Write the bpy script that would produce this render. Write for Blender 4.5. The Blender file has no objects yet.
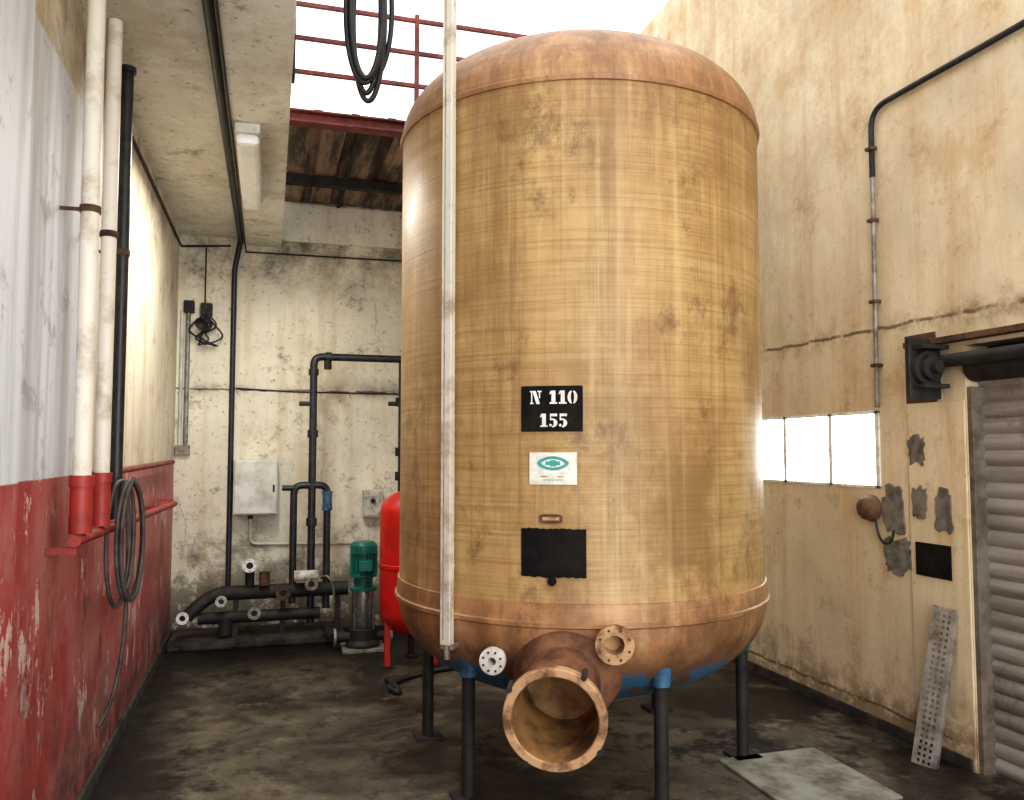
import bpy, bmesh, math, random
from mathutils import Vector, Matrix
random.seed(7)
S = bpy.context.scene
try:
    S.view_settings.view_transform = 'Standard'
    S.view_settings.look = 'Medium High Contrast'
except Exception:
    pass

# ------------------------------------------------------------------ constants (metres)
XL, XR, YB, YF = -0.74, 3.18, 7.15, -1.5
TC = Vector((1.527, 3.966, 0.0)); TR = 0.913
H = 5.3

# ------------------------------------------------------------------ material helpers
class NT:
    def __init__(s, name):
        s.m = bpy.data.materials.new(name); s.m.use_nodes = True
        s.t = s.m.node_tree; s.N = s.t.nodes; s.L = s.t.links
        s.b = s.N['Principled BSDF']
        s.co = s.N.new('ShaderNodeTexCoord').outputs['Object']
        s.sep = s.N.new('ShaderNodeSeparateXYZ'); s.L.new(s.co, s.sep.inputs[0])
        s.x, s.y, s.z = s.sep.outputs
    def put(s, sock, v):
        if isinstance(v, bpy.types.NodeSocket): s.L.new(v, sock)
        elif isinstance(v, (tuple, list)):
            sock.default_value = tuple(v) + ((1,) if len(v) == 3 and len(sock.default_value) == 4 else ())
        else: sock.default_value = v
    def math(s, op, a, b=0.0, clamp=False):
        n = s.N.new('ShaderNodeMath'); n.operation = op; n.use_clamp = clamp
        s.put(n.inputs[0], a); s.put(n.inputs[1], b); return n.outputs[0]
    def scl(s, v, loc=(0, 0, 0)):
        n = s.N.new('ShaderNodeMapping'); s.L.new(s.co, n.inputs[0])
        n.inputs['Scale'].default_value = v; n.inputs['Location'].default_value = loc; return n.outputs[0]
    def noise(s, vec=None, scale=5, detail=6, rough=.6, dist=0):
        n = s.N.new('ShaderNodeTexNoise'); s.L.new(vec or s.co, n.inputs['Vector'])
        n.inputs['Scale'].default_value = scale; n.inputs['Detail'].default_value = detail
        n.inputs['Roughness'].default_value = rough; n.inputs['Distortion'].default_value = dist
        return n.outputs['Fac']
    def vor(s, vec=None, scale=5, feature='DISTANCE_TO_EDGE'):
        n = s.N.new('ShaderNodeTexVoronoi'); n.feature = feature
        s.L.new(vec or s.co, n.inputs['Vector']); n.inputs['Scale'].default_value = scale
        return n.outputs['Distance']
    def rng(s, v, a, b, c=0.0, d=1.0):
        n = s.N.new('ShaderNodeMapRange'); s.put(n.inputs[0], v)
        for i, k in enumerate((a, b, c, d)): n.inputs[i + 1].default_value = k
        return n.outputs[0]
    def mix(s, f, a, b):
        n = s.N.new('ShaderNodeMix'); n.data_type = 'RGBA'
        s.put(n.inputs[0], f); s.put(n.inputs[6], a); s.put(n.inputs[7], b); return n.outputs[2]
    def mul(s, a, b): return s.math('MULTIPLY', a, b, True)
    def bump(s, h, strength=.3, dist=.02):
        n = s.N.new('ShaderNodeBump'); n.inputs['Strength'].default_value = strength
        n.inputs['Distance'].default_value = dist; s.put(n.inputs['Height'], h)
        s.L.new(n.outputs[0], s.b.inputs['Normal'])
    def out(s, col, rough=.7, metal=0.0, spec=None):
        s.put(s.b.inputs['Base Color'], col); s.put(s.b.inputs['Roughness'], rough)
        s.put(s.b.inputs['Metallic'], metal)
        if spec is not None: s.b.inputs['Specular IOR Level'].default_value = spec
        return s.m

def simple(name, c, c2=None, rough=.5, metal=0.0, scale=12, bump=.1, lo=.42, hi=.65, spec=None):
    t = NT(name)
    c2 = c2 or tuple(k * .55 for k in c)
    n = t.noise(scale=scale, detail=7, rough=.65)
    col = t.mix(t.rng(n, lo, hi), c, c2)
    t.bump(n, bump, .01)
    return t.out(col, t.rng(n, .3, .7, max(rough - .08, .05), min(rough + .12, 1)), metal, spec)

def plaster(name, base, dark, stain, low=(0.0, .9), high=(2.6, 3.4), lowa=.8, higha=.7, joint=None, cracks=0.0, brown=.5, dirt=.55, speck=None):
    t = NT(name)
    speck = dirt if speck is None else speck
    big = t.noise(scale=.9, detail=8, rough=.65)
    col = t.mix(t.rng(big, .40, .60), base, tuple(k * .80 for k in base))
    st = t.noise(t.scl((5, 5, .40)), scale=1.4, detail=8, rough=.7)
    col = t.mix(t.mul(t.rng(st, .48, .66), brown), col, stain)
    st2 = t.noise(t.scl((1, 1, .8), (9, 2, 4)), scale=1.7, detail=9, rough=.75)
    col = t.mix(t.mul(t.rng(st2, .53, .62), brown), col, stain)
    med = t.noise(t.scl((1, 1, 1), (3, 7, 1)), scale=3.4, detail=10, rough=.76)
    col = t.mix(t.mul(t.rng(med, .565, .65), dirt), col, dark)
    sp = t.noise(scale=30, detail=5, rough=.7)
    col = t.mix(t.mul(t.rng(sp, .60, .67), speck), col, dark)
    lo = t.mul(t.rng(t.z, low[0], low[1], 1, 0), t.rng(t.math('ADD', med, t.rng(t.z, low[0], low[1], .10, -.08)), .47, .56))
    col = t.mix(t.mul(lo, lowa), col, dark)
    hi = t.mul(t.rng(t.z, high[0], high[1]), t.rng(med, .42, .58))
    col = t.mix(t.mul(hi, higha), col, dark if higha > .55 else stain)
    h = t.math('ADD', t.math('MULTIPLY', med, .6), t.math('MULTIPLY', sp, .3))
    if cracks:
        w = t.noise(scale=2.2, detail=6)
        n = t.N.new('ShaderNodeVectorMath'); n.operation = 'ADD'; t.L.new(t.co, n.inputs[0])
        sc = t.N.new('ShaderNodeCombineXYZ')
        for i in range(3): t.put(sc.inputs[i], t.math('MULTIPLY', w, .7))
        t.L.new(sc.outputs[0], n.inputs[1])
        v = t.vor(n.outputs[0], .75)
        cr = t.mul(t.rng(v, 0, .006, 1, 0), t.rng(big, .48, .56))
        col = t.mix(t.mul(cr, cracks), col, tuple(k * .5 for k in dark))
    if joint:
        wob = t.math('MULTIPLY', t.math('SUBTRACT', t.noise(scale=6, detail=5), .5), .05)
        for jz, jw in joint:
            d = t.math('ABSOLUTE', t.math('SUBTRACT', t.math('ADD', t.z, wob), jz))
            j = t.mul(t.rng(d, jw * .3, jw, 1, 0), t.rng(t.noise(scale=9, detail=4), .38, .5))
            col = t.mix(t.mul(j, .85), col, tuple(k * .55 for k in dark))
            hz = t.mul(t.rng(d, .0, jw * 7, .6, 0), t.rng(med, .45, .58))
            col = t.mix(hz, col, dark)
    t.bump(h, .35, .02)
    return t, col

# walls
t, c = plaster('plaster_back', (.84, .80, .66), (.070, .055, .04), (.58, .48, .32), low=(.05, 1.2), high=(2.7, 3.4), lowa=.97, higha=.85, joint=[(2.0, .010)], cracks=.4, brown=.55, dirt=.6)
M_back = t.out(c, .85)
t, c = plaster('plaster_right', (.72, .61, .415), (.17, .095, .045), (.50, .315, .155), low=(0, .5), high=(1.9, 3.8), lowa=.7, higha=.54, joint=[(2.16, .014), (.12, .012)], brown=.5, dirt=.36, speck=.25)
M_right = t.out(c, .8)
t, c = plaster('plaster_ceiling', (.86, .84, .73), (.13, .11, .08), (.55, .48, .36), low=(-2, -1), high=(3.2, 3.5), higha=.2, dirt=.7, brown=.6)
M_ceil = t.out(c, .85)
# left wall: white panel, beige far part, red dado
t, beige = plaster('plaster_left', (.80, .74, .59), (.17, .12, .08), (.50, .39, .24), low=(0, .1), high=(2.4, 3.4), higha=.75, brown=.65)
n1 = t.noise(scale=4, detail=9, rough=.72)
stv = t.noise(t.scl((6, 6, .5), (2, 0, 0)), scale=1.3, detail=6)
white = t.mix(t.mul(t.rng(stv, .46, .66), .65), (.72, .755, .81), (.38, .38, .40))
white = t.mix(t.mul(t.rng(n1, .56, .63), .5), white, (.28, .26, .24))
inw = t.mul(t.rng(t.math('ADD', t.y, t.math('MULTIPLY', n1, .1)), 3.62, 3.70, 1, 0), t.rng(t.z, 2.88, 2.90, 1, 0))
c = t.mix(inw, beige, white)
fade = t.noise(scale=1.6, detail=9, rough=.72)
red = t.mix(t.rng(fade, .42, .58), (.40, .065, .062), (.47, .18, .165))
chips = t.rng(t.noise(t.scl((1, 1, .6)), scale=4.5, detail=10, rough=.76), .58, .595)
red = t.mix(t.mul(chips, .85), red, (.72, .58, .54))
scr = t.rng(t.noise(t.scl((30, 30, 3)), scale=1.0, detail=8, rough=.75), .60, .64)
red = t.mix(t.mul(scr, .6), red, (.62, .45, .42))
drk = t.rng(t.noise(t.scl((1, 1, .5), (4, 4, 4)), scale=5, detail=9, rough=.75), .55, .63)
red = t.mix(t.mul(drk, .65), red, (.13, .04, .035))
red = t.mix(t.mul(t.rng(t.z, .0, .7, 1, 0), t.rng(n1, .38, .56)), red, (.06, .04, .035))
isred = t.rng(t.math('ADD', t.z, t.math('MULTIPLY', n1, .012)), 1.405, 1.41, 1, 0)
c = t.mix(isred, c, red)
t.bump(n1, .3, .015)
M_left = t.out(c, t.mix(isred, (.7, .7, .7), (.5, .5, .5)))
# floor
t = NT('worn_concrete')
a = t.noise(scale=.8, detail=10, rough=.72, dist=.5); b = t.noise(scale=6, detail=10, rough=.78)
c = t.mix(t.rng(a, .42, .58), (.028, .023, .017), (.155, .13, .09))
c = t.mix(t.mul(t.rng(b, .49, .62), .75), c, (.014, .011, .009))
c = t.mix(t.mul(t.rng(t.noise(scale=2.4, detail=9, rough=.8), .56, .64), .5), c, (.28, .25, .19))
c = t.mix(t.mul(t.rng(t.noise(t.scl((1, 1, 1), (3, 3, 3)), scale=1.5, detail=9, rough=.7), .54, .60), .85), c, (.010, .008, .007))
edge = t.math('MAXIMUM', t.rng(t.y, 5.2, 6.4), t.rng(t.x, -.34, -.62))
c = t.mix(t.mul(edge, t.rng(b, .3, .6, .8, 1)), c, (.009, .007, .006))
t.bump(b, .35, .02)
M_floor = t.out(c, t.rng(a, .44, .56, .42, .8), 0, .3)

# tank
def tank_mat(name, dome):
    t = NT(name)
    fib = t.noise(t.scl((1.2, 1.2, 75)), scale=1.0, detail=5, rough=.7)
    fib2 = t.noise(t.scl((.7, .7, 14)), scale=1.0, detail=6, rough=.7)
    ver = t.noise(t.scl((5, 5, .55)), scale=1.0, detail=9, rough=.75)
    verf = t.noise(t.scl((38, 38, .6)), scale=1.0, detail=4, rough=.65)
    blot = t.noise(t.scl((1, 1, .7)), scale=1.7, detail=9, rough=.7)
    A, B = ((.45, .245, .115), (.29, .14, .062)) if dome else ((.455, .300, .125), (.325, .195, .068))
    c = t.mix(t.rng(blot, .42, .58), A, B)
    c = t.mix(t.mul(t.rng(fib2, .50, .64), .30), c, (.56, .40, .20))
    c = t.mix(t.mul(t.rng(fib, .46, .62), .45 if not dome else .18), c, (.20, .115, .035))
    c = t.mix(t.mul(t.rng(ver, .50, .64), .55), c, (.21, .11, .038))
    c = t.mix(t.mul(t.rng(verf, .54, .66), .32), c, (.15, .085, .03))
    lv = t.noise(t.scl((14, 14, .4), (3, 3, 3)), scale=1.0, detail=4, rough=.6)
    c = t.mix(t.mul(t.rng(lv, .56, .66), .25), c, (.62, .47, .27))
    sc = t.noise(t.scl((1, 1, .8), (4, 1, 2)), scale=3.0, detail=10, rough=.8)
    c = t.mix(t.mul(t.rng(sc, .55, .64), .62), c, (.11, .055, .02))
    bb = t.noise(t.scl((1, 1, .55), (7, 5, 2)), scale=1.3, detail=8, rough=.7)
    c = t.mix(t.mul(t.rng(bb, .50, .62), .45), c, (.20, .10, .035))
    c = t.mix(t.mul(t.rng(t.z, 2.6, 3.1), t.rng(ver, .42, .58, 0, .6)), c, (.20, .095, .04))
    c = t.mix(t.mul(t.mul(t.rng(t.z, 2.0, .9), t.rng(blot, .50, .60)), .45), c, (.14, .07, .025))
    if dome:
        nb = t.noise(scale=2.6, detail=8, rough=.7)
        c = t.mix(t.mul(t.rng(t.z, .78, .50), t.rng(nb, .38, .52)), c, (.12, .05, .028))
        c = t.mix(t.mul(t.rng(t.z, .60, .56), t.rng(t.noise(t.scl((1, 1, 1), (5, 2, 0)), scale=3.0, detail=6), .50, .53)), c, (.04, .14, .24))
    t.bump(t.math('ADD', t.math('MULTIPLY', fib, .7), t.math('MULTIPLY', verf, .3)), .3, .006)
    t.b.inputs['Coat Weight'].default_value = .12
    t.b.inputs['Coat Roughness'].default_value = .3
    return t.out(c, .55)
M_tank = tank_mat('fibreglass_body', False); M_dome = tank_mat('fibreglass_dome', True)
M_neck = simple('rusty_resin', (.24, .115, .062), (.085, .038, .024), .75, scale=7, spec=.3)
M_tan = simple('tan_resin', (.50, .315, .175), (.15, .078, .04), .7, scale=11, spec=.3, lo=.44, hi=.62)
M_bore = simple('bore_resin', (.30, .165, .062), (.06, .03, .017), .6, scale=5, spec=.3)
M_black = simple('black_paint', (.006, .006, .007), (.02, .017, .012), .75, scale=8, spec=.15)
M_bpipe = simple('black_pvc', (.012, .016, .020), (.035, .035, .035), .4, scale=15)
M_rubber = simple('rubber_cable', (.010, .010, .012), (.03, .03, .03), .5)
M_hose = simple('grey_hose', (.09, .08, .07), (.035, .028, .028), .55)
M_white = simple('white_paint', (.80, .80, .76), (.50, .46, .40), .45, scale=14)
M_dirtyw = simple('dirty_white', (.62, .60, .55), (.20, .17, .14), .6, scale=14)
M_cream = simple('cream_pipe', (.76, .72, .64), (.46, .39, .30), .5, scale=5, lo=.5, hi=.68)
M_redp = simple('red_pipe', (.38, .04, .035), (.16, .03, .025), .5, scale=7)
M_red = simple('red_vessel', (.62, .022, .014), (.38, .018, .012), .35, scale=4, bump=.02)
M_steelred = simple('oxide_red_steel', (.26, .055, .045), (.10, .03, .03), .6, scale=9)
M_rust = simple('rusty_steel', (.13, .065, .035), (.035, .022, .016), .8, scale=12)
M_dark = simple('dark_steel', (.026, .023, .021), (.010, .009, .009), .65, scale=10)
M_grey = simple('grey_box', (.66, .67, .62), (.44, .42, .36), .45, scale=6)
M_galv = simple('galvanised', (.34, .31, .27), (.13, .11, .09), .55, .3, scale=14)
M_steel = simple('stainless', (.60, .60, .58), (.35, .34, .33), .25, .9, scale=6)
M_green = simple('green_paint', (.01, .17, .135), (.01, .09, .07), .35, scale=6)
M_blue = simple('blue_paint', (.05, .16, .27), (.02, .05, .08), .6, scale=14)
M_alu = simple('aluminium_pole', (.66, .62, .54), (.40, .33, .25), .4, .15, scale=6, lo=.5)
M_cem = simple('cement_patch', (.20, .18, .15), (.09, .075, .06), .9, scale=14, bump=.5)
M_plate = simple('floor_slab', (.30, .30, .24), (.12, .11, .08), .8, scale=6)
M_conc = simple('plinth_concrete', (.06, .05, .04), (.012, .010, .008), .85, scale=7, bump=.5)
M_door = simple('curtain_guide', (.20, .17, .13), (.09, .065, .045), .7, .2, scale=8)
t = NT('sheet_iron')
n = t.noise(t.scl((6, .8, 1)), scale=1.2, detail=9, rough=.7)
M_sheet = t.out(t.mix(t.rng(n, .44, .57), (.07, .045, .03), (.34, .24, .17)), .7, 0.0)
t = NT('shutter_metal')
n = t.noise(t.scl((1, .5, 6)), scale=1.6, detail=8, rough=.7)
n2 = t.noise(t.scl((1, 1.5, .6)), scale=3.0, detail=9, rough=.75)
c = t.mix(t.rng(n, .42, .62), (.36, .335, .30), (.21, .185, .155))
c = t.mix(t.mul(t.rng(n2, .54, .64), .6), c, (.10, .065, .04))
M_shut = t.out(c, .5, .2)
def emis(name, col, st):
    m = bpy.data.materials.new(name); m.use_nodes = True
    b = m.node_tree.nodes['Principled BSDF']; b.inputs['Base Color'].default_value = (*col, 1)
    b.inputs['Emission Color'].default_value = (*col, 1); b.inputs['Emission Strength'].default_value = st; return m
M_glass = emis('backlit_frosted_glass', (.95, .98, 1), 11.0)
M_diff = simple('opal_diffuser', (.88, .90, .90), (.76, .78, .76), .3, scale=4, bump=.02)
M_sticker = simple('sticker_white', (.74, .76, .68), (.54, .54, .45), .4, scale=20, bump=.02)
M_stgreen = simple('sticker_green', (.05, .32, .30), (.05, .28, .24), .4, bump=.02)

# ------------------------------------------------------------------ mesh helpers
def obj_from(name, verts, faces, m, smooth=False):
    me = bpy.data.meshes.new(name); me.from_pydata([tuple(v) for v in verts], [], faces); me.validate()
    o = bpy.data.objects.new(name, me); S.collection.objects.link(o)
    if m: me.materials.append(m)
    if smooth:
        for p in me.polygons: p.use_smooth = True
    return o
def recalc(o):
    bm = bmesh.new(); bm.from_mesh(o.data); bmesh.ops.recalc_face_normals(bm, faces=bm.faces); bm.to_mesh(o.data); bm.free()
def boxes(name, bl, m, bevel=0.0):
    V = []; F = []
    for a, b in bl:
        i = len(V)
        for x in (a[0], b[0]):
            for y in (a[1], b[1]):
                for z in (a[2], b[2]): V.append((x, y, z))
        F += [tuple(i + k for k in f) for f in ((0, 1, 3, 2), (4, 6, 7, 5), (0, 4, 5, 1), (2, 3, 7, 6), (0, 2, 6, 4), (1, 5, 7, 3))]
    o = obj_from(name, V, F, m); recalc(o)
    if bevel:
        md = o.modifiers.new('bevel', 'BEVEL'); md.width = bevel; md.segments = 2; md.limit_method = 'ANGLE'
    return o
def box(name, a, b, m, bevel=0.0): return boxes(name, [(a, b)], m, bevel)
def frame(d):
    d = Vector(d).normalized()
    up = Vector((0, 0, 1)) if abs(d.z) < .95 else Vector((0, 1, 0))
    u = up.cross(d).normalized(); return d, u, d.cross(u).normalized()
def lathe(name, o, d, prof, m, seg=32, smooth=True):
    """prof: (distance along axis, radius)"""
    d, u, v = frame(d); o = Vector(o); V = []; F = []
    for (s, r) in prof:
        for k in range(seg):
            a = 2 * math.pi * k / seg
            V.append(o + d * s + (u * math.cos(a) + v * math.sin(a)) * max(r, 1e-4))
    for i in range(len(prof) - 1):
        for k in range(seg):
            k2 = (k + 1) % seg
            F.append((i * seg + k, i * seg + k2, (i + 1) * seg + k2, (i + 1) * seg + k))
    ob = obj_from(name, V, F, m); recalc(ob)
    if smooth:
        for p in ob.data.polygons: p.use_smooth = True
        try: ob.data.set_sharp_from_angle(angle=math.radians(35))
        except Exception: pass
    return ob
def rod(name, a, b, r, m, seg=24):
    a = Vector(a); b = Vector(b); L = (b - a).length
    return lathe(name, a, b - a, [(0, 0), (0, r), (L, r), (L, 0)], m, seg)
def tube(name, pts, r, m, smooth=False, res=6, fillet=0.0):
    pts = [Vector(p) for p in pts]
    if fillet:
        q = [pts[0]]
        for i in range(1, len(pts) - 1):
            a, b, c2 = pts[i - 1], pts[i], pts[i + 1]
            d1 = (a - b).normalized(); d2 = (c2 - b).normalized()
            f1 = min(fillet, (a - b).length * .45, (c2 - b).length * .45)
            for k in range(7):
                s = k / 6; p0 = b + d1 * f1; p2 = b + d2 * f1
                q.append(p0 * (1 - s) ** 2 + b * 2 * s * (1 - s) + p2 * s * s)
        q.append(pts[-1]); pts = q
    cu = bpy.data.curves.new(name, 'CURVE'); cu.dimensions = '3D'; cu.bevel_depth = r; cu.bevel_resolution = 4; cu.use_fill_caps = True
    if smooth:
        sp = cu.splines.new('NURBS'); sp.points.add(len(pts) - 1); sp.order_u = 4; sp.use_endpoint_u = True; sp.resolution_u = res
    else:
        sp = cu.splines.new('POLY'); sp.points.add(len(pts) - 1)
    for p, v in zip(sp.points, pts): p.co = (*v, 1)
    tmp = bpy.data.objects.new('tmp', cu); S.collection.objects.link(tmp)
    bpy.context.view_layer.update()
    me = bpy.data.meshes.new_from_object(tmp.evaluated_get(bpy.context.evaluated_depsgraph_get()))
    bpy.data.objects.remove(tmp); me.name = name; me.materials.clear(); me.materials.append(m)
    for p in me.polygons: p.use_smooth = True
    o = bpy.data.objects.new(name, me); S.collection.objects.link(o); return o
def group(name, parts):
    e = bpy.data.objects.new(name, None); S.collection.objects.link(e); e.empty_display_size = .1
    for p in parts: p.parent = e
    return e
def flange(name, o, d, r, bore, th, m, mb, bolts=8):
    """raised flange ring facing direction d, bolts included"""
    dd, u, v = frame(d); o = Vector(o)
    P = [lathe(name, o, d, [(0, r), (th, r), (th, bore), (-.05, bore), (-.05, 0)], m, 40)]
    for k in range(bolts):
        a = 2 * math.pi * (k + .5) / bolts
        c = o + (u * math.cos(a) + v * math.sin(a)) * (r * .5 + bore * .5 + .1 * (r - bore))
        P.append(rod(name + '_bolt', c + dd * (th * .5), c + dd * (th + .006), (r - bore) * .13, mb, 6))
    return P

# ------------------------------------------------------------------ room shell
box('floor', (XL - .25, YF, -.1), (XR + .25, YB + .25, 0), M_floor)
boxes('wall_left', [((XL - .25, YF, 0), (XL, YB, H)), ((XL, YF, 0), (XL + .025, 2.76, 3.20))], M_left)
box('wall_back', (XL - .25, YB, 0), (XR + .25, YB + .25, 3.62), M_back)
DY0, DY1, DZ = .5, 3.13, 2.0
WY0, WY1, WZ0, WZ1 = 3.71, 4.98, 1.29, 1.715
boxes('wall_right', [((XR, YF, 0), (XR + .25, DY0, H)), ((XR, DY0, DZ), (XR + .25, DY1, H)), ((XR, DY1, 0), (XR + .25, WY0, H)),
                     ((XR, WY0, 0), (XR + .25, WY1, WZ0)), ((XR, WY0, WZ1), (XR + .25, WY1, H)), ((XR, WY1, 0), (XR + .25, YB, H))], M_right)
box('ceiling', (XL, YF, 3.27), (.07, YB, 3.55), M_ceil)
box('ceiling_beam', (-.235, YF, 3.215), (.07, YB, 3.27), M_ceil, .006)
box('trim_1', (.07, YB - .03, 3.27), (XR, YB, 3.60), M_ceil, .005)     # lintel band over back wall
box('baseboard_left', (XL, 2.76, 0), (XL + .02, YB, .07), M_conc, .004)
box('baseboard_right', (XR - .02, DY1 + .02, 0), (XR, YB, .06), M_conc, .004)

# corrugated roof over the far end
V = []; F = []; nx = 0
x = .07; pts = []
pitch = .235
while x < XR - .02:
    for dx, dz in ((0, 0), (.15, 0), (.17, .04), (.215, .04)):
        if x + dx < XR: pts.append((x + dx, 3.62 + dz))
    x += pitch
pts.append((XR, 3.62))
for (px, pz) in pts: V += [(px, 5.24, pz), (px, YB + .2, pz)]
for i in range(len(pts) - 1): F.append((2 * i, 2 * i + 1, 2 * i + 3, 2 * i + 2))
sheet = obj_from('sheet', V, F, M_sheet)
md = sheet.modifiers.new('th', 'SOLIDIFY'); md.thickness = .004
purl = [box('purlin_%d' % i, (.07, y0, 3.54), (XR, y0 + .07, 3.615), M_dark, .004) for i, y0 in enumerate((6.38,))]
for i, xx in enumerate((.52, 1.26)): purl.append(box('rafter_%d' % i, (xx, 5.28, 3.585), (xx + .03, YB - .04, 3.62), M_dark))
group('corrugated_roof', [sheet] + purl)
# red steel beam and guard rail above it
ib = boxes('red_i_beam', [((.07, 5.16, 3.545), (XR, 5.26, 3.557)), ((.07, 5.205, 3.557), (XR, 5.215, 3.613)), ((.07, 5.16, 3.613), (XR, 5.26, 3.625))], M_steelred, .002)
rl = []
for i, z in enumerate((3.87, 4.09, 4.31)): rl.append(box('rail_%d' % i, (.07, 5.195, z), (2.2, 5.22, z + .024), M_steelred))
for i, xx in enumerate((.87, 2.17)): rl.append(box('post_%d' % i, (xx, 5.192, 3.625), (xx + .028, 5.223, 4.36), M_steelred))
group('guard_railing', rl)

# ------------------------------------------------------------------ window
P = []
fr = []
fr.append(((XR - .008, WY0 - .0, WZ0 - .0), (XR + .06, WY1, WZ0 + .018)))
fr.append(((XR - .008, WY0, WZ1 - .018), (XR + .06, WY1, WZ1)))
mull = [WY0, 4.10, 4.545, WY1 - .02]
for y0 in mull: fr.append(((XR - .008, y0, WZ0), (XR + .06, y0 + .034, WZ1)))
P.append(boxes('frame', fr, M_white, .003))
for i in range(3):
    P.append(box('pane_%d' % i, (XR + .002, mull[i] + .034, WZ0 + .018), (XR + .02, mull[i + 1], WZ1 - .018), M_glass, .0))
group('window_1', P)

# ------------------------------------------------------------------ roller shutter
V = []; F = []; N = 0; z = 0.0; prof = []
while z < 1.80:
    for k in range(8):
        prof.append((XR + .085 - .018 * abs(math.sin(math.pi * k / 8)) ** .8, z + .075 * k / 8))
    z += .075
for (px, pz) in prof: V += [(px, DY0, pz), (px, DY1 - .0, pz)]
for i in range(len(prof) - 1): F.append((2 * i, 2 * i + 1, 2 * i + 3, 2 * i + 2))
cur = obj_from('slat_curtain', V, F, M_shut); recalc(cur)
P = [cur]
P.append(box('guide_rail', (XR + .005, DY1 - .03, 0), (XR + .12, DY1 - .001, 1.80), M_door, .003))
P.append(rod('drum', (XR + .05, DY0 + .01, 1.90), (XR + .05, DY1 - .01, 1.90), .075, M_dark, 28))
P.append(rod('shaft_tube', (XR - .055, DY0 + .3, 1.93), (XR - .055, 3.26, 1.93), .032, M_dark, 20))
P.append(box('backing', (XR + .14, DY0, 0), (XR + .16, DY1, 2.0), M_dark))
group('roller_shutter_door', P)
# lintel + end gearbox of the shutter, fixed on wall face
P = [box('lintel_angle', (XR - .06, DY0 - .2, 2.02), (XR - .001, 3.46, 2.05), M_rust, .003),
     box('end_plate', (XR - .19, 3.275, 1.75), (XR - .001, 3.30, 2.05), M_dark, .004),
     box('wall_plate', (XR - .012, 3.30, 1.74), (XR - .001, 3.50, 2.09), M_rust, .003),
     lathe('gear_wheel', (XR - .10, 3.274, 1.90), (0, -1, 0), [(0, 0), (0, .085), (.03, .085), (.03, .06), (.06, .06), (.06, .03), (.10, .03), (.10, 0)], M_dark, 28),
     boxes('bracket_arms', [((XR - .17, 3.20, 1.80), (XR - .02, 3.275, 1.82)), ((XR - .17, 3.20, 1.99), (XR - .02, 3.275, 2.01))], M_dark, .003)]
group('shutter_gearbox', P)
# plaster repair pier beside the shutter
box('trim_2', (XR - .010, DY1 + .002, .0), (XR - .0005, 3.50, 1.74), M_right, .006)

# wall plates and cement patches
def blob(name, yc, zc, wy, wz, th, m, seed, xface=XR):
    rnd = random.Random(seed); n = 26; V = []; F = []
    for lay in (0, 1):
        for k in range(n):
            a = 2 * math.pi * k / n
            sx = abs(math.cos(a)) ** .6 * (1 if math.cos(a) > 0 else -1); sz = abs(math.sin(a)) ** .6 * (1 if math.sin(a) > 0 else -1)
            j = rnd.uniform(.78, 1.15) if lay == 0 else 1
            if lay == 0: V.append((xface - .0005, yc + wy / 2 * sx * j, zc + wz / 2 * sz * j))
            else:
                b = V[k]; V.append((xface - th, yc + (b[1] - yc) * .96, zc + (b[2] - zc) * .96))
    for k in range(n): F.append((k, (k + 1) % n, n + (k + 1) % n, n + k))
    F.append(tuple(range(n, 2 * n)))
    o = obj_from(name, V, F, m); recalc(o); return o
box('black_wall_plate', (XR - .018, 3.235, .87), (XR - .0105, 3.46, 1.035), M_black, .002)
blob('cement_patch', 3.44, 1.50, .12, .16, .014, M_cem, 1, XR - .0)
blob('cement_patch', 3.62, 1.18, .15, .28, .008, M_cem, 2)
blob('cement_patch', 3.43, 1.235, .11, .17, .016, M_cem, 3)
blob('cement_patch', 3.275, 1.20, .12, .22, .016, M_cem, 4)
blob('cement_patch', 3.60, .945, .20, .19, .008, M_cem, 5)

# horn / siren on right wall
P = [lathe('bell', (XR - .001, 3.775, 1.185), (-1, .1, -.05), [(0, 0), (0, .07), (.02, .075), (.04, .068), (.06, .06), (.075, .045), (.08, .02), (.08, 0)], M_rust, 28),
     tube('cord', [(XR - .02, 3.74, 1.16), (XR - .03, 3.72, 1.04), (XR - .03, 3.66, .98), (XR - .03, 3.60, 1.02), (XR - .025, 3.60, 1.08)], .007, M_rubber, True)]
group('alarm_bell', P)

# conduit on right wall
P = [tube('upper_pipe', [(XR - .022, 1.2, 3.38), (XR - .022, 3.69, 3.38), (XR - .022, 3.69, 3.0)], .015, M_dark, fillet=.12),
     tube('lower_pipe', [(XR - .022, 3.69, 3.0), (XR - .022, 3.70, 1.73)], .012, M_galv)]
for i, z in enumerate((3.15, 2.75, 2.3, 1.95)): P.append(box('clip_%d' % i, (XR - .045, 3.67, z), (XR - .0005, 3.72, z + .018), M_rust, .003))
group('electrical_conduit', P)

# perforated metal strip leaning on right wall
bw, L = .115, .755
V = []; bm = bmesh.new()
nxx, nzz = 9, 52
gv = [[bm.verts.new((bw * i / nxx, 0, L * j / nzz)) for j in range(nzz + 1)] for i in range(nxx + 1)]
for i in range(nxx):
    for j in range(nzz):
        if (i in (2, 4, 6)) and j % 2 == 1: continue
        bm.faces.new((gv[i][j], gv[i + 1][j], gv[i + 1][j + 1], gv[i][j + 1]))
for i in (0, nxx):
    q = [bm.verts.new((bw * i / nxx, .03, 0)), bm.verts.new((bw * i / nxx, .03, L))]
    bm.faces.new((gv[i][0], gv[i][nzz], q[1], q[0]))
me = bpy.data.meshes.new('perforated_cable_tray'); bm.to_mesh(me); bm.free(); me.materials.append(M_galv)
o = bpy.data.objects.new('perforated_cable_tray', me); S.collection.objects.link(o)
md = o.modifiers.new('s', 'SOLIDIFY'); md.thickness = .002
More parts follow.
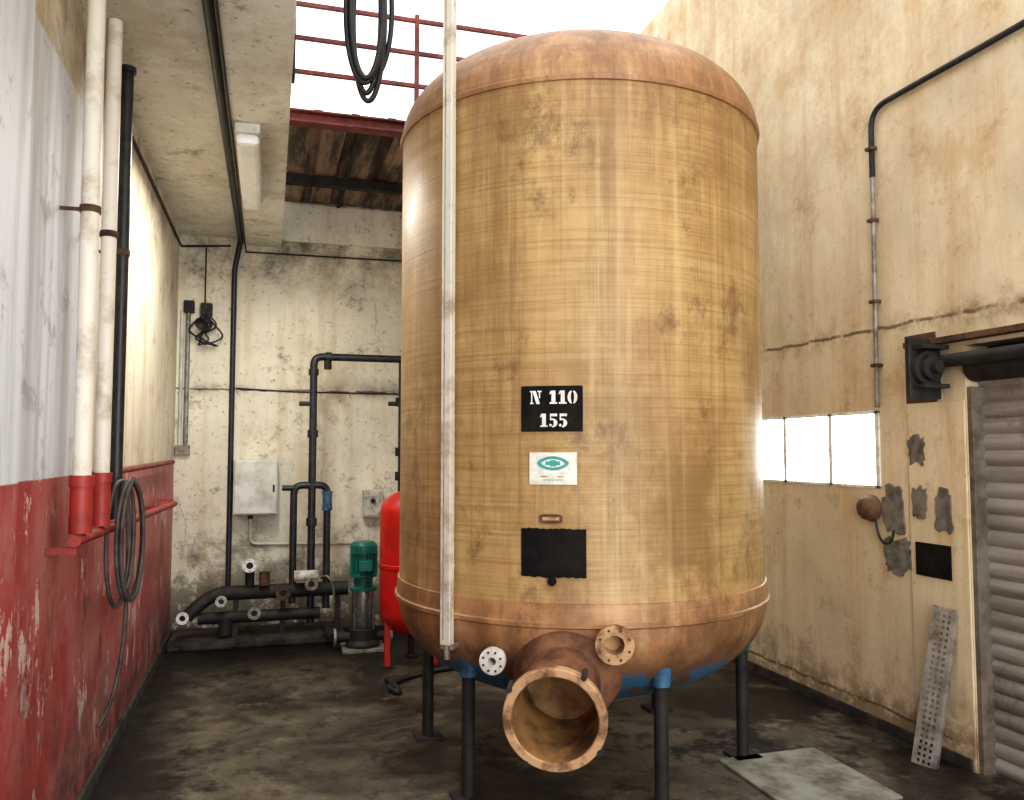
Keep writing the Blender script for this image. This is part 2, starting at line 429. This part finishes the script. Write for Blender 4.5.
base = Vector((2.99, 3.34, 0.002)); topv = Vector((3.12, 3.31, .735)); zc = (topv - base).normalized()
xc = Vector((.35, -.94, 0)); xc = (xc - zc * xc.dot(zc)).normalized(); yc = zc.cross(xc)
o.matrix_world = Matrix(((xc.x, yc.x, zc.x, base.x), (xc.y, yc.y, zc.y, base.y), (xc.z, yc.z, zc.z, base.z), (0, 0, 0, 1)))

box('floor_access_cover', (2.10, 3.0, 0), (2.64, 3.61, .014), M_plate, .004)

# ------------------------------------------------------------------ THE TANK
def tp(az, z, r=TR):
    """point on tank by azimuth (deg, 0 = towards entrance side, + = right)"""
    a = math.radians(az)
    u = Vector((-TC.x, -TC.y, 0)).normalized(); rt = Vector((.9330, -.3593, 0))
    return Vector((TC.x, TC.y, 0)) + (u * math.cos(a) + rt * math.sin(a)) * r + Vector((0, 0, z))
def tdir(az): return (tp(az, 0, 1) - tp(az, 0, 0)).normalized()
Z0, Z1, BH, TH = .80, 3.07, .46, .44
def ell(n, zb, h, sgn, r=TR):
    return [(zb + sgn * h * math.sin(math.pi / 2 * k / n), r * math.cos(math.pi / 2 * k / n) ** .92) for k in range(n + 1)]
def tank_part(name, prof, m):
    o = lathe(name, (0, 0, 0), (0, 0, 1), prof, m, 160); o.location = (TC.x, TC.y, 0); return o
P = []
P.append(tank_part('shell', [(Z0 + .075, TR), (Z0 + .085, TR - .004)] + [(Z0 + .085 + (Z1 - Z0 - .11) * k / 10, TR - .004) for k in range(1, 11)], M_tank))
P.append(tank_part('top_head', [(Z1 - .03, TR - .006), (Z1 - .028, TR + .006), (Z1 - .01, TR + .010), (Z1, TR)] + ell(24, Z1 + .005, TH, 1), M_dome))
P.append(tank_part('bottom_head', [(Z0 + .085, TR - .006), (Z0 + .082, TR + .004), (Z0 + .012, TR + .010), (Z0 + .006, TR + .018), (Z0 - .010, TR + .018), (Z0 - .018, TR)] + ell(24, Z0 - .02, BH, -1), M_dome))
# curved decals
def patch(name, a0, a1, z0, z1, off, m, n=14, jit=0.0):
    V = []; F = []
    for k in range(n + 1):
        az = a0 + (a1 - a0) * k / n
        V += [tp(az, z0 + random.uniform(-jit, jit), TR + off), tp(az, z1 + random.uniform(-jit, jit), TR + off)]
    for k in range(n): F.append((2 * k, 2 * k + 2, 2 * k + 3, 2 * k + 1))
    return obj_from(name, V, F, m)
P.append(patch('number_panel', -14.8, 1.2, 1.575, 1.762, .0015, M_black))
P.append(patch('white_sticker', -12.6, -.4, 1.36, 1.49, .002, M_sticker))
P.append(patch('black_square', -14.8, 1.9, .988, 1.182, .0015, M_black, 24, .003))
mm = 180 / math.pi / TR
def poly(name, polys, azc, z0, off, m):
    V = []; F = []
    for pg in polys:
        i = len(V); V += [tp(azc + x * mm, z0 + y, TR + off) for x, y in pg]; F.append(tuple(range(i, i + len(pg))))
    return obj_from(name, V, F, m)
def arc(cx, cy, ro, ry, ri, riy, a0, a1, n=12):
    out = []
    for k in range(n):
        b0 = math.radians(a0 + (a1 - a0) * k / n); b1 = math.radians(a0 + (a1 - a0) * (k + 1) / n)
        out.append([(cx + ro * math.cos(b0), cy + ry * math.sin(b0)), (cx + ro * math.cos(b1), cy + ry * math.sin(b1)),
                    (cx + ri * math.cos(b1), cy + riy * math.sin(b1)), (cx + ri * math.cos(b0), cy + riy * math.sin(b0))])
    return out
R4 = lambda x0, y0, x1, y1: [(x0, y0), (x1, y0), (x1, y1), (x0, y1)]
G = {'1': ([R4(.20, .0, .52, 1), R4(.06, 0, .18, .12), R4(.54, 0, .66, .12), [(.02, .70), (.18, .78), (.18, 1), (.14, 1)]], .74),
     '0': (arc(.36, .5, .36, .5, .10, .42, 98, 262) + arc(.42, .5, .36, .5, .10, .42, -82, 82), .84),
     '5': ([R4(.10, .80, .68, 1), R4(.10, .50, .20, .78), ] + arc(.30, .30, .40, .34, .10, .22, -95, 120, 12) + arc(.14, .13, .11, .11, 0.001, .001, 0, 360, 10), .78),
     'N': ([R4(.10, .0, .20, 1), R4(0, 0, .30, .10), R4(0, .90, .2, 1), [(.20, 1), (.48, 1), (.82, .0), (.54, .0)], R4(.74, .45, .84, 1), R4(.62, .90, .96, 1)], 1.0),
     ' ': ([], .55)}
def word(s, azc, z0, h):
    w = h * .95; x = 0; ps = []
    for ch in s:
        pg, adv = G[ch]
        for p in pg: ps.append([(x + a * w, b * h) for a, b in p])
        x += adv * w
    ps = [[(a - x / 2, b) for a, b in p] for p in ps]
    return poly('stencil_' + s.replace(' ', '_'), ps, azc, z0, .003, M_white)
P.append(word('N 110', -6.2, 1.688, .054)); P.append(word('155', -6.2, 1.594, .054))
# sticker logo: green almond emblem and caption bars
def almond(w, h, n=16): return [(w * math.cos(math.pi * k / n), h * math.sin(math.pi * k / n) * (.55 + .45 * math.sin(math.pi * k / n))) for k in range(n + 1)] + [(-w * math.cos(math.pi * k / n), -h * math.sin(math.pi * k / n) * (.55 + .45 * math.sin(math.pi * k / n))) for k in range(1, n)]
P.append(poly('sticker_logo', [almond(.066, .029)], -6.5, 1.446, .003, M_stgreen))
P.append(poly('sticker_logo_inner', [almond(.046, .017)], -6.5, 1.446, .0036, M_sticker))
P.append(poly('sticker_logo_core', [R4(-.030, -.008, .030, .008), R4(-.012, -.013, .014, .013)], -6.5, 1.446, .0042, M_stgreen))
P.append(poly('sticker_caption', [R4(-.05, 0, .045, .005), R4(-.04, -.013, .04, -.010)], -6.5, 1.390, .003, M_galv))
# small riveted tag and plug
P.append(lathe('tag_plug', tp(-6.8, .972, TR - .004), tdir(-6.8), [(0, 0), (0, .018), (.012, .018), (.012, 0)], M_black, 20))
P.append(poly('tag_plate', [[(.048 * math.copysign(abs(math.cos(a)) ** .5, math.cos(a)), .019 * math.copysign(abs(math.sin(a)) ** .5, math.sin(a))) for a in [k * math.pi / 12 for k in range(24)]]], -7.0, 1.222, .005, M_rust))
P.append(poly('tag_inner', [R4(-.034, -.006, .034, .007)], -7.0, 1.222, .007, M_tan))
# main man-hole pipe, low on the front
mc = Vector((.983, 2.80, .543)); ins = Vector((TC.x - .25, TC.y - .54, .62)); dax = (mc - ins).normalized(); Lm = (mc - ins).length
P.append(lathe('manhole_neck', ins, dax, [(0, .150), (Lm - .045, .150)], M_neck, 56))
P.append(lathe('manhole_flange', mc, dax, [(-.05, .150), (-.05, .182), (-.035, .188), (-.004, .188), (0, .184), (.0, .160), (-.006, .155)], M_tan, 64))
P.append(lathe('manhole_bore', mc, dax, [(-.006, .155), (-.02, .150), (-.33, .140), (-.345, .10), (-.35, 0)], M_bore, 64))
_, uu, vv = frame(dax)
for k in range(4):
    a = math.pi / 4 + k * math.pi / 2 + .2; c0 = mc + (uu * math.cos(a) + vv * math.sin(a)) * .192 - dax * .045
    P.append(rod('clamp_bolt_%d' % k, c0 - dax * .02, c0 + dax * .05, .011, M_dark, 8))
# thick reinforcement pad around the neck
P.append(lathe('neck_reinforcement', ins, dax, [(.10, .25), (.26, .215), (.34, .165), (.36, .150)], M_neck, 48))
# side nozzles
def nozzle(az, z, r, L, m, tag, daz=None, bore=.42):
    d = (tdir(az if daz is None else daz) + Vector((0, 0, -.04))).normalized(); s = tp(az, z, TR - .08)
    return [lathe(tag + '_neck', s, d, [(0, r * .62), (L, r * .62)], m, 32)] + flange(tag + '_flange', s + d * L, d, r, r * bore, .025, m, M_rust, 8)
P += nozzle(8.8, .753, .076, .16, M_tan, 'drain', 3, .5)
P += nozzle(-23.0, .655, .054, .12, M_white, 'gauge', -10, .3)
# legs with blue shoes
for i, az in enumerate((-37, 25, 86, 146, -156, -97)):
    zt = .66; p = tp(az, 0, .80)
    P.append(rod('leg_%d' % i, (p.x, p.y, .012), (p.x, p.y, zt), .030, M_dark, 16))
    P.append(box('foot_%d' % i, (p.x - .07, p.y - .07, 0), (p.x + .07, p.y + .07, .014), M_dark))
    P.append(lathe('shoe_%d' % i, (p.x, p.y, .52), (0, 0, 1), [(0, .036), (.0, .040), (.06, .044), (.12, .056), (.12, .03)], M_blue, 16))
group('fibreglass_storage_tank', P)

# square level-gauge pole in front of tank (bracketed to it)
PAZ = -36.0
pc = tp(PAZ, 0, TR + .035); e1 = tdir(PAZ + 12); e2 = Vector((-e1.y, e1.x, 0))
def obox(name, c, e1, h1, e2, h2, z0, z1, m):
    V = []
    for z in (z0, z1):
        for s1, s2 in ((-1, -1), (1, -1), (1, 1), (-1, 1)): V.append((c.x + e1.x * h1 * s1 + e2.x * h2 * s2, c.y + e1.y * h1 * s1 + e2.y * h2 * s2, z))
    o = obj_from(name, V, [(0, 1, 2, 3), (4, 5, 6, 7), (0, 1, 5, 4), (1, 2, 6, 5), (2, 3, 7, 6), (3, 0, 4, 7)], m); recalc(o)
    md = o.modifiers.new('b', 'BEVEL'); md.width = .004; md.segments = 2; return o
P = [obox('channel', pc, e1, .018, e2, .025, .68, 4.3, M_alu), obox('slot', pc + e1 * .017 - e2 * .008, e1, .003, e2, .003, .70, 4.28, M_galv)]
P.append(rod('foot_pin', (pc.x, pc.y, .62), (pc.x, pc.y, .69), .014, M_galv, 12))
P.append(obox('foot_bracket', pc - e1 * .03, e1, .04, e2, .030, .66, .685, M_galv))
for i, z in enumerate((1.0, 2.0, 2.95)): P.append(obox('strap_%d' % i, pc - e1 * .024, e1, .006, e2, .020, z, z + .015, M_alu))
group('level_gauge_pole', P)

# ------------------------------------------------------------------ left wall pipes
xp = XL + .10
def wallpipe(name, y, r, m, z0, z1, mred=None, zr=None):
    P = [rod('riser', (xp, y, z0), (xp, y, z1), r, m, 24)]
    if mred: P += [rod('lower_sleeve', (xp, y, zr), (xp, y, z0), r * 1.2, mred, 24), lathe('sleeve_collar', (xp, y, z0 - .03), (0, 0, 1), [(0, r * 1.2), (0, r * 1.35), (.04, r * 1.35), (.04, r)], mred, 24)]
    for i, z in enumerate((2.36,)):
        P.append(lathe('clamp_%d' % i, (xp, y, z), (0, 0, 1), [(0, r), (0, r + .005), (.025, r + .005), (.025, r)], M_rust, 24))
        P.append(box('stud_%d' % i, (XL + .001, y - .006, z + .006), (xp - r, y + .006, z + .018), M_rust))
    return P
group('riser_pipe', wallpipe('a', 3.25, .031, M_cream, 1.40, 3.265, M_redp, 1.205))
group('riser_pipe', wallpipe('b', 3.61, .029, M_cream, 1.40, 3.265, M_redp, 1.20))
group('riser_pipe', wallpipe('c', 3.93, .026, M_bpipe, 1.20, 3.20, None) + [rod('cap', (xp, 3.93, 3.19), (xp, 3.93, 3.215), .036, M_bpipe)])
P = [rod('lower_header', (xp, 3.16, 1.185), (xp, 6.3, 1.12), .020, M_redp, 20), rod('upper_bar', (XL + .04, 3.75, 1.395), (XL + .04, 6.7, 1.41), .016, M_steelred, 16)]
for i, y in enumerate((3.2, 4.3, 5.4, 6.2)): P.append(box('arm_%d' % i, (XL + .001, y, 1.135), (xp, y + .02, 1.16), M_redp))
group('red_header_pipe', P)
# hose coil hanging on the black pipe
def coil(name, c, e1, rx, rz, n, r, m, tail=None, seed=1, spread=.02):
    rnd = random.Random(seed); pts = []
    e3 = Vector((-e1.y, e1.x, 0))
    for i in range(n):
        a1 = rx * rnd.uniform(.65, 1.1); b1 = rz * rnd.uniform(.80, 1.08); off = rnd.uniform(-spread, spread)
        for k in range(12):
            a = math.pi / 2 + 2 * math.pi * k / 12
            pts.append(c + e1 * (a1 * math.cos(a) + off) + e3 * (spread * (i - n / 2) * .8) + Vector((0, 0, b1 * (math.sin(a) - 1))))
    if tail: pts += [Vector(p) for p in tail]
    return tube(name, pts, r, m, True, 5)
group('hanging_hose', [coil('loops', Vector((xp + .055, 3.82, 1.38)), Vector((.30, .95, 0)), .11, .26, 4, .0085, M_hose,
      tail=[(xp + .06, 3.9, 1.2), (xp + .06, 3.92, .85), (xp + .05, 3.9, .6), (xp + .02, 3.85, .42), (xp - .02, 3.8, .36)], seed=5)])
# ------------------------------------------------------------------ conduit along ceiling, down back wall
group('black_cable_conduit', [tube('run', [(-.262, YF + .1, 3.245), (-.262, YB - .024, 3.245), (-.305, YB - .024, 3.0), (-.305, YB - .024, .34)], .022, M_bpipe, fillet=.05)])
tube('thin_ceiling_cable', [(-.225, 3.0, 3.206), (-.225, 6.9, 3.206), (-.215, YB - .04, 3.15), (1.3, YB - .04, 3.16)], .007, M_rubber)
tube('corner_cable', [(XL + .012, 4.2, 3.15), (XL + .012, 6.9, 3.18), (XL + .02, YB - .012, 3.17), (-.34, YB - .012, 3.20)], .009, M_rubber)
tube('wall_cable', [(-.275, YB - .009, 2.01), (.2, YB - .009, 1.99), (1.6, YB - .009, 1.985)], .006, M_rubber)
# fluorescent fixture
P = [box('body', (-.205, 4.42, 3.16), (-.075, 5.72, 3.215), M_grey, .01), box('diffuser', (-.20, 4.44, 3.105), (-.08, 5.70, 3.165), M_diff, .025)]
group('fluorescent_light', P)
# hanging cable loops from a small steel bracket
box('trim_3', (.0, 4.50, 3.50), (.071, 4.72, 4.52), M_dark, .003)
arm = [box('bracket_arm', (.072, 4.58, 4.42), (.80, 4.64, 4.48), M_steelred, .003), box('bracket_upright', (.072, 4.55, 3.56), (.10, 4.67, 4.50), M_dark, .003)]
group('hanging_black_cable', [coil('loops', Vector((.505, 4.61, 4.46)), Vector((.96, -.28, 0)), .125, .46, 5, .015, M_rubber, seed=3, spread=.020)] + arm)

# ------------------------------------------------------------------ back wall kit
yb = YB - .001
P = [box('case', (-.275, YB - .17, .975), (.07, yb, 1.42), M_grey, .008), box('door', (-.265, YB - .182, .985), (.06, YB - .170, 1.41), M_grey, .006),
     box('latch', (.03, YB - .19, 1.16), (.045, YB - .182, 1.22), M_dark), box('gland', (-.16, YB - .10, .94), (-.12, YB - .06, .975), M_dark)]
P.append(tube('feed', [(-.14, YB - .08, .95), (-.14, YB - .02, .73), (.70, YB - .02, .71)], .012, M_grey, fillet=.06))
group('electrical_cabinet', P)
P = [box('case', (.77, YB - .10, .93), (.93, yb, 1.16), M_grey, .006), box('lid', (.785, YB - .108, .945), (.915, YB - .10, 1.145), M_dirtyw, .003),
     rod('knob', (.85, YB - .125, 1.07), (.85, YB - .108, 1.07), .02, M_dark, 16)]
group('junction_box', P)
# twin conduit near left corner
P = [tube('tube_a', [(-.655, YB - .02, 2.69), (-.655, YB - .02, 1.50)], .018, M_galv), tube('tube_b', [(-.70, YB - .02, 2.64), (-.70, YB - .02, 1.50)], .014, M_grey),
     box('top_cap', (-.69, YB - .05, 2.62), (-.61, yb, 2.72), M_dark, .005), box('bottom_cap', (-.73, YB - .045, 1.46), (-.62, yb, 1.54), M_galv, .004)]
group('conduit_pair', P)
# small broken spotlight with dangling wires
P = [box('bracket', (-.56, YB - .08, 2.60), (-.47, yb, 2.70), M_dark, .005), tube('drop', [(-.53, YB - .02, 3.17), (-.53, YB - .02, 2.68)], .006, M_rubber),
     lathe('lamp_head', (-.50, YB - .14, 2.55), (-.4, -.7, -.5), [(0, 0), (0, .03), (.05, .035), (.09, .06), (.092, .055), (.06, .02), (.06, 0)], M_dark, 20),
     rod('arm', (-.515, YB - .05, 2.63), (-.50, YB - .14, 2.55), .010, M_dark)]
for i in range(6):
    rnd = random.Random(i); x0 = -.52 + rnd.uniform(-.02, .02)
    P.append(tube('wire_%d' % i, [(x0, YB - .08, 2.60)] + [(x0 + rnd.uniform(-.16, .16), YB - rnd.uniform(.04, .14), 2.55 - .05 * k) for k in range(1, 5)], .007, M_rubber, True))
group('wall_spotlight', P)

# black process piping standing in front of back wall
yq = 6.75
P = [tube('riser', [(.33, yq, .14), (.33, yq, 2.25), (1.55, yq, 2.25)], .030, M_bpipe, fillet=.07)]
for z in (1.60, .9): P.append(lathe('union_%.0f' % (z * 10), (.33, yq, z), (0, 0, 1), [(0, .030), (0, .042), (.06, .042), (.06, .030)], M_bpipe, 20))
P.append(lathe('elbow_collar_a', (.33, yq, 2.10), (0, 0, 1), [(0, .030), (0, .040), (.05, .040), (.05, .030)], M_bpipe, 20))
P.append(lathe('elbow_collar_b', (.42, yq, 2.25), (1, 0, 0), [(0, .030), (0, .040), (.05, .040), (.05, .030)], M_bpipe, 20))
P.append(lathe('valve', (.44, yq, 2.19), (0, 0, 1), [(-.04, 0), (-.04, .03), (.03, .03), (.03, 0)], M_dark, 16))
P.append(rod('wall_stub', (.22, yq, 1.87), (.30, yq, 1.87), .018, M_bpipe)); P.append(rod('wall_tie', (.33, yq, 1.87), (.33, yb, 1.87), .012, M_dark))
P.append(tube('drop_right', [(1.04, yq, 2.22), (1.04, yq, 1.15)], .026, M_bpipe))
for z in (1.86, 1.45, 1.25): P.append(lathe('fitting_%.0f' % (z * 100), (1.04, yq, z), (0, 0, 1), [(0, .026), (0, .05), (.07, .05), (.07, .026)], M_dark, 18))
P.append(rod('stub_right', (.93, yq, 1.88), (1.04, yq, 1.88), .018, M_bpipe))
P.append(tube('loop', [(.19, yq, .30), (.19, yq, 1.22), (.45, yq, 1.22), (.45, yq, .25)], .028, M_bpipe, fillet=.07))
P.append(tube('cross', [(.10, yq, 1.20), (.19, yq, 1.20)], .022, M_bpipe))
P.append(lathe('blue_valve', (.45, yq, 1.02), (0, 0, 1), [(0, .03), (0, .042), (.05, .036), (.10, .036), (.15, .042), (.15, .03)], M_blue, 20))
P.append(rod('blue_handle', (.45, yq - .03, 1.10), (.45, yq - .09, 1.10), .012, M_blue)); P.append(box('blue_lever', (.435, yq - .10, 1.04), (.465, yq - .088, 1.16), M_blue, .003))
# manifold on plinth
P.append(rod('manifold', (-.35, yq, .40), (.62, yq, .40), .055, M_dark, 28))
P.append(rod('manifold_low', (-.50, yq - .02, .22), (.40, yq - .02, .22), .045, M_dark, 28))
P.append(tube('left_elbow', [(-.35, yq, .40), (-.45, yq - .02, .38), (-.58, yq - .06, .24)], .05, M_dark, True))
for i, (fx, fz, fr_) in enumerate(((-.60, .25, .045), (-.33, .36, .042), (-.13, .62, .052), (-.09, .26, .048), (.12, .40, .055), (.33, .46, .05))):
    yf = yq - .12
    P.append(rod('branch_%d' % i, (fx, yq, fz), (fx, yf, fz), fr_ * .6, M_dark, 20))
    P += flange('branch_flange_%d' % i, (fx, yf, fz), (0, -1, 0), fr_, fr_ * .5, .02, M_white if i in (0, 2) else M_rust if i == 4 else M_dirtyw if i == 1 else M_galv, M_dark, 6)
P.append(rod('vertical_branch', (-.13, yq, .40), (-.13, yq, .62), .035, M_dark)); P.append(rod('motor_valve', (.20, yq - .08, .52), (.38, yq - .08, .52), .042, M_dirtyw))
P.append(rod('hand_valve', (-.02, yq - .06, .46), (-.02, yq - .06, .56), .04, M_rust)); P.append(rod('elbow_low', (-.3, yq - .05, .22), (-.3, yq - .05, .10), .05, M_dark))
for i, xx in enumerate((-.25, .10, .52)): P.append(box('stand_%d' % i, (xx, yq - .03, .07), (xx + .04, yq + .03, .36), M_dark))
P.append(tube('small_white_hose', [(.40, yq - .12, .50), (.46, yq - .2, .58), (.52, yq - .2, .45), (.50, yq - .1, .2)], .009, M_galv, True))
# concrete footing is part of the pipework stand
P.append(box('concrete_footing', (XL + .03, 6.62, 0), (.60, YB - .002, .07), M_conc, .02))
group('process_pipework', P)

# vertical multistage pump
px_, py_ = .70, 6.35
P = [box('baseplate', (px_ - .16, py_ - .13, 0), (px_ + .16, py_ + .13, .03), M_galv, .005),
     lathe('foot_casting', (px_, py_, .03), (0, 0, 1), [(0, .13), (.02, .13), (.05, .105), (.13, .105), (.14, .095)], M_dark, 28),
     rod('suction', (px_ - .20, py_, .10), (px_ + .20, py_, .10), .035, M_dark)]
P += flange('suction_flange', (px_ - .20, py_, .10), (-1, 0, 0), .065, .03, .018, M_galv, M_dark, 4)
P += flange('discharge_flange', (px_ + .20, py_, .10), (1, 0, 0), .065, .03, .018, M_galv, M_dark, 4)
P.append(lathe('stage_casing', (px_, py_, .17), (0, 0, 1), [(0, .085), (.005, .088), (.27, .088), (.275, .08)], M_steel, 36))
for k in range(4):
    a = math.pi / 4 + k * math.pi / 2; P.append(rod('tie_rod_%d' % k, (px_ + .098 * math.cos(a), py_ + .098 * math.sin(a), .15), (px_ + .098 * math.cos(a), py_ + .098 * math.sin(a), .46), .007, M_steel, 8))
P.append(lathe('motor_stool', (px_, py_, .445), (0, 0, 1), [(0, .09), (0, .105), (.02, .105), (.03, .07), (.09, .07), (.10, .10), (.115, .10)], M_green, 32))
P.append(lathe('motor_body', (px_, py_, .56), (0, 0, 1), [(0, .095), (.01, .085), (.17, .085)], M_green, 32))
for k in range(20):
    a = 2 * math.pi * k / 20; q = Vector((px_, py_, 0)); e = Vector((math.cos(a), math.sin(a), 0)); f2 = Vector((-e.y, e.x, 0))
    P.append(obox('fin_%d' % k, q + e * .09, e, .012, f2, .003, .57, .72, M_green))
P.append(lathe('fan_cowl', (px_, py_, .72), (0, 0, 1), [(0, .09), (0, .102), (.06, .102), (.085, .08), (.085, 0)], M_green, 32))
P.append(box('terminal_box', (px_ - .05, py_ - .16, .60), (px_ + .05, py_ - .09, .68), M_green, .006))
P.append(tube('inlet_pipe', [(.475, 6.35, .10), (.45, 6.40, .10), (.44, 6.60, .14)], .028, M_bpipe, True))
group('vertical_pump', P)

# red pressure vessel
vx, vy, vr = .985, 5.86, .225
pf = [(0, 0)] + [(.16 - .16 * math.cos(math.pi / 2 * k / 10), vr * math.sin(math.pi / 2 * k / 10)) for k in range(1, 11)]
pf += [(.47, vr), (.475, vr + .006), (.50, vr + .006), (.505, vr), (.86, vr)] + [(.86 + .16 * math.sin(math.pi / 2 * k / 10), vr * math.cos(math.pi / 2 * k / 10)) for k in range(1, 11)]
P = [lathe('shell', (vx, vy, .20), (0, 0, 1), pf, M_red, 48), lathe('top_cap', (vx, vy, 1.20), (0, 0, 1), [(0, .05), (.04, .05), (.04, 0)], M_dark, 20)]
for k in range(3):
    a = math.radians(200 + 120 * k); p = Vector((vx + .19 * math.cos(a), vy + .19 * math.sin(a), 0))
    P.append(box('leg_%d' % k, (p.x - .02, p.y - .02, 0), (p.x + .02, p.y + .02, .34), M_red, .004)); P.append(box('pad_%d' % k, (p.x - .045, p.y - .045, 0), (p.x + .045, p.y + .045, .008), M_dark))
P.append(rod('bottom_connection', (vx, vy, .06), (vx, vy, .21), .025, M_dark))
group('red_pressure_vessel', P)
tube('floor_hose', [(.75, 5.4, .02), (.85, 5.0, .02), (.62, 5.2, .02), (.9, 5.5, .02), (1.3, 5.6, .02)], .018, M_rubber, True)

# ------------------------------------------------------------------ light
W = bpy.data.worlds.new('overcast_sky'); S.world = W; W.use_nodes = True
bg = W.node_tree.nodes['Background']; bg.inputs[0].default_value = (.97, .985, 1.0, 1); bg.inputs[1].default_value = 1.95
def area(name, loc, rot, sx, sy, power, col):
    l = bpy.data.lights.new(name, 'AREA'); l.shape = 'RECTANGLE'; l.size = sx; l.size_y = sy; l.energy = power; l.color = col
    o = bpy.data.objects.new(name, l); S.collection.objects.link(o); o.location = loc; o.rotation_euler = rot; return o
# added fill lamp under the fixture, brightens the ceiling and back-left walls
area('back_left_fill', (-.14, 5.07, 3.10), (0, 0, 0), .1, 1.2, 42, (1, .97, .9))
# added frontal fill lamp behind the camera, lifts the back wall beyond the sky light
area('front_fill', (1.2, YF - .05, 1.9), (math.radians(90), 0, 0), 3.6, 3.0, 120, (1, .98, .95))

cam = bpy.data.cameras.new('camera'); co = bpy.data.objects.new('camera', cam); S.collection.objects.link(co)
cam.sensor_width = 36; cam.lens = 820 / 1024 * 36; cam.clip_start = .05
co.location = (0, 0, 1.5); co.rotation_euler = (math.pi / 2 + math.atan(50 / 820), 0, -math.atan(242 / 820))
S.camera = co
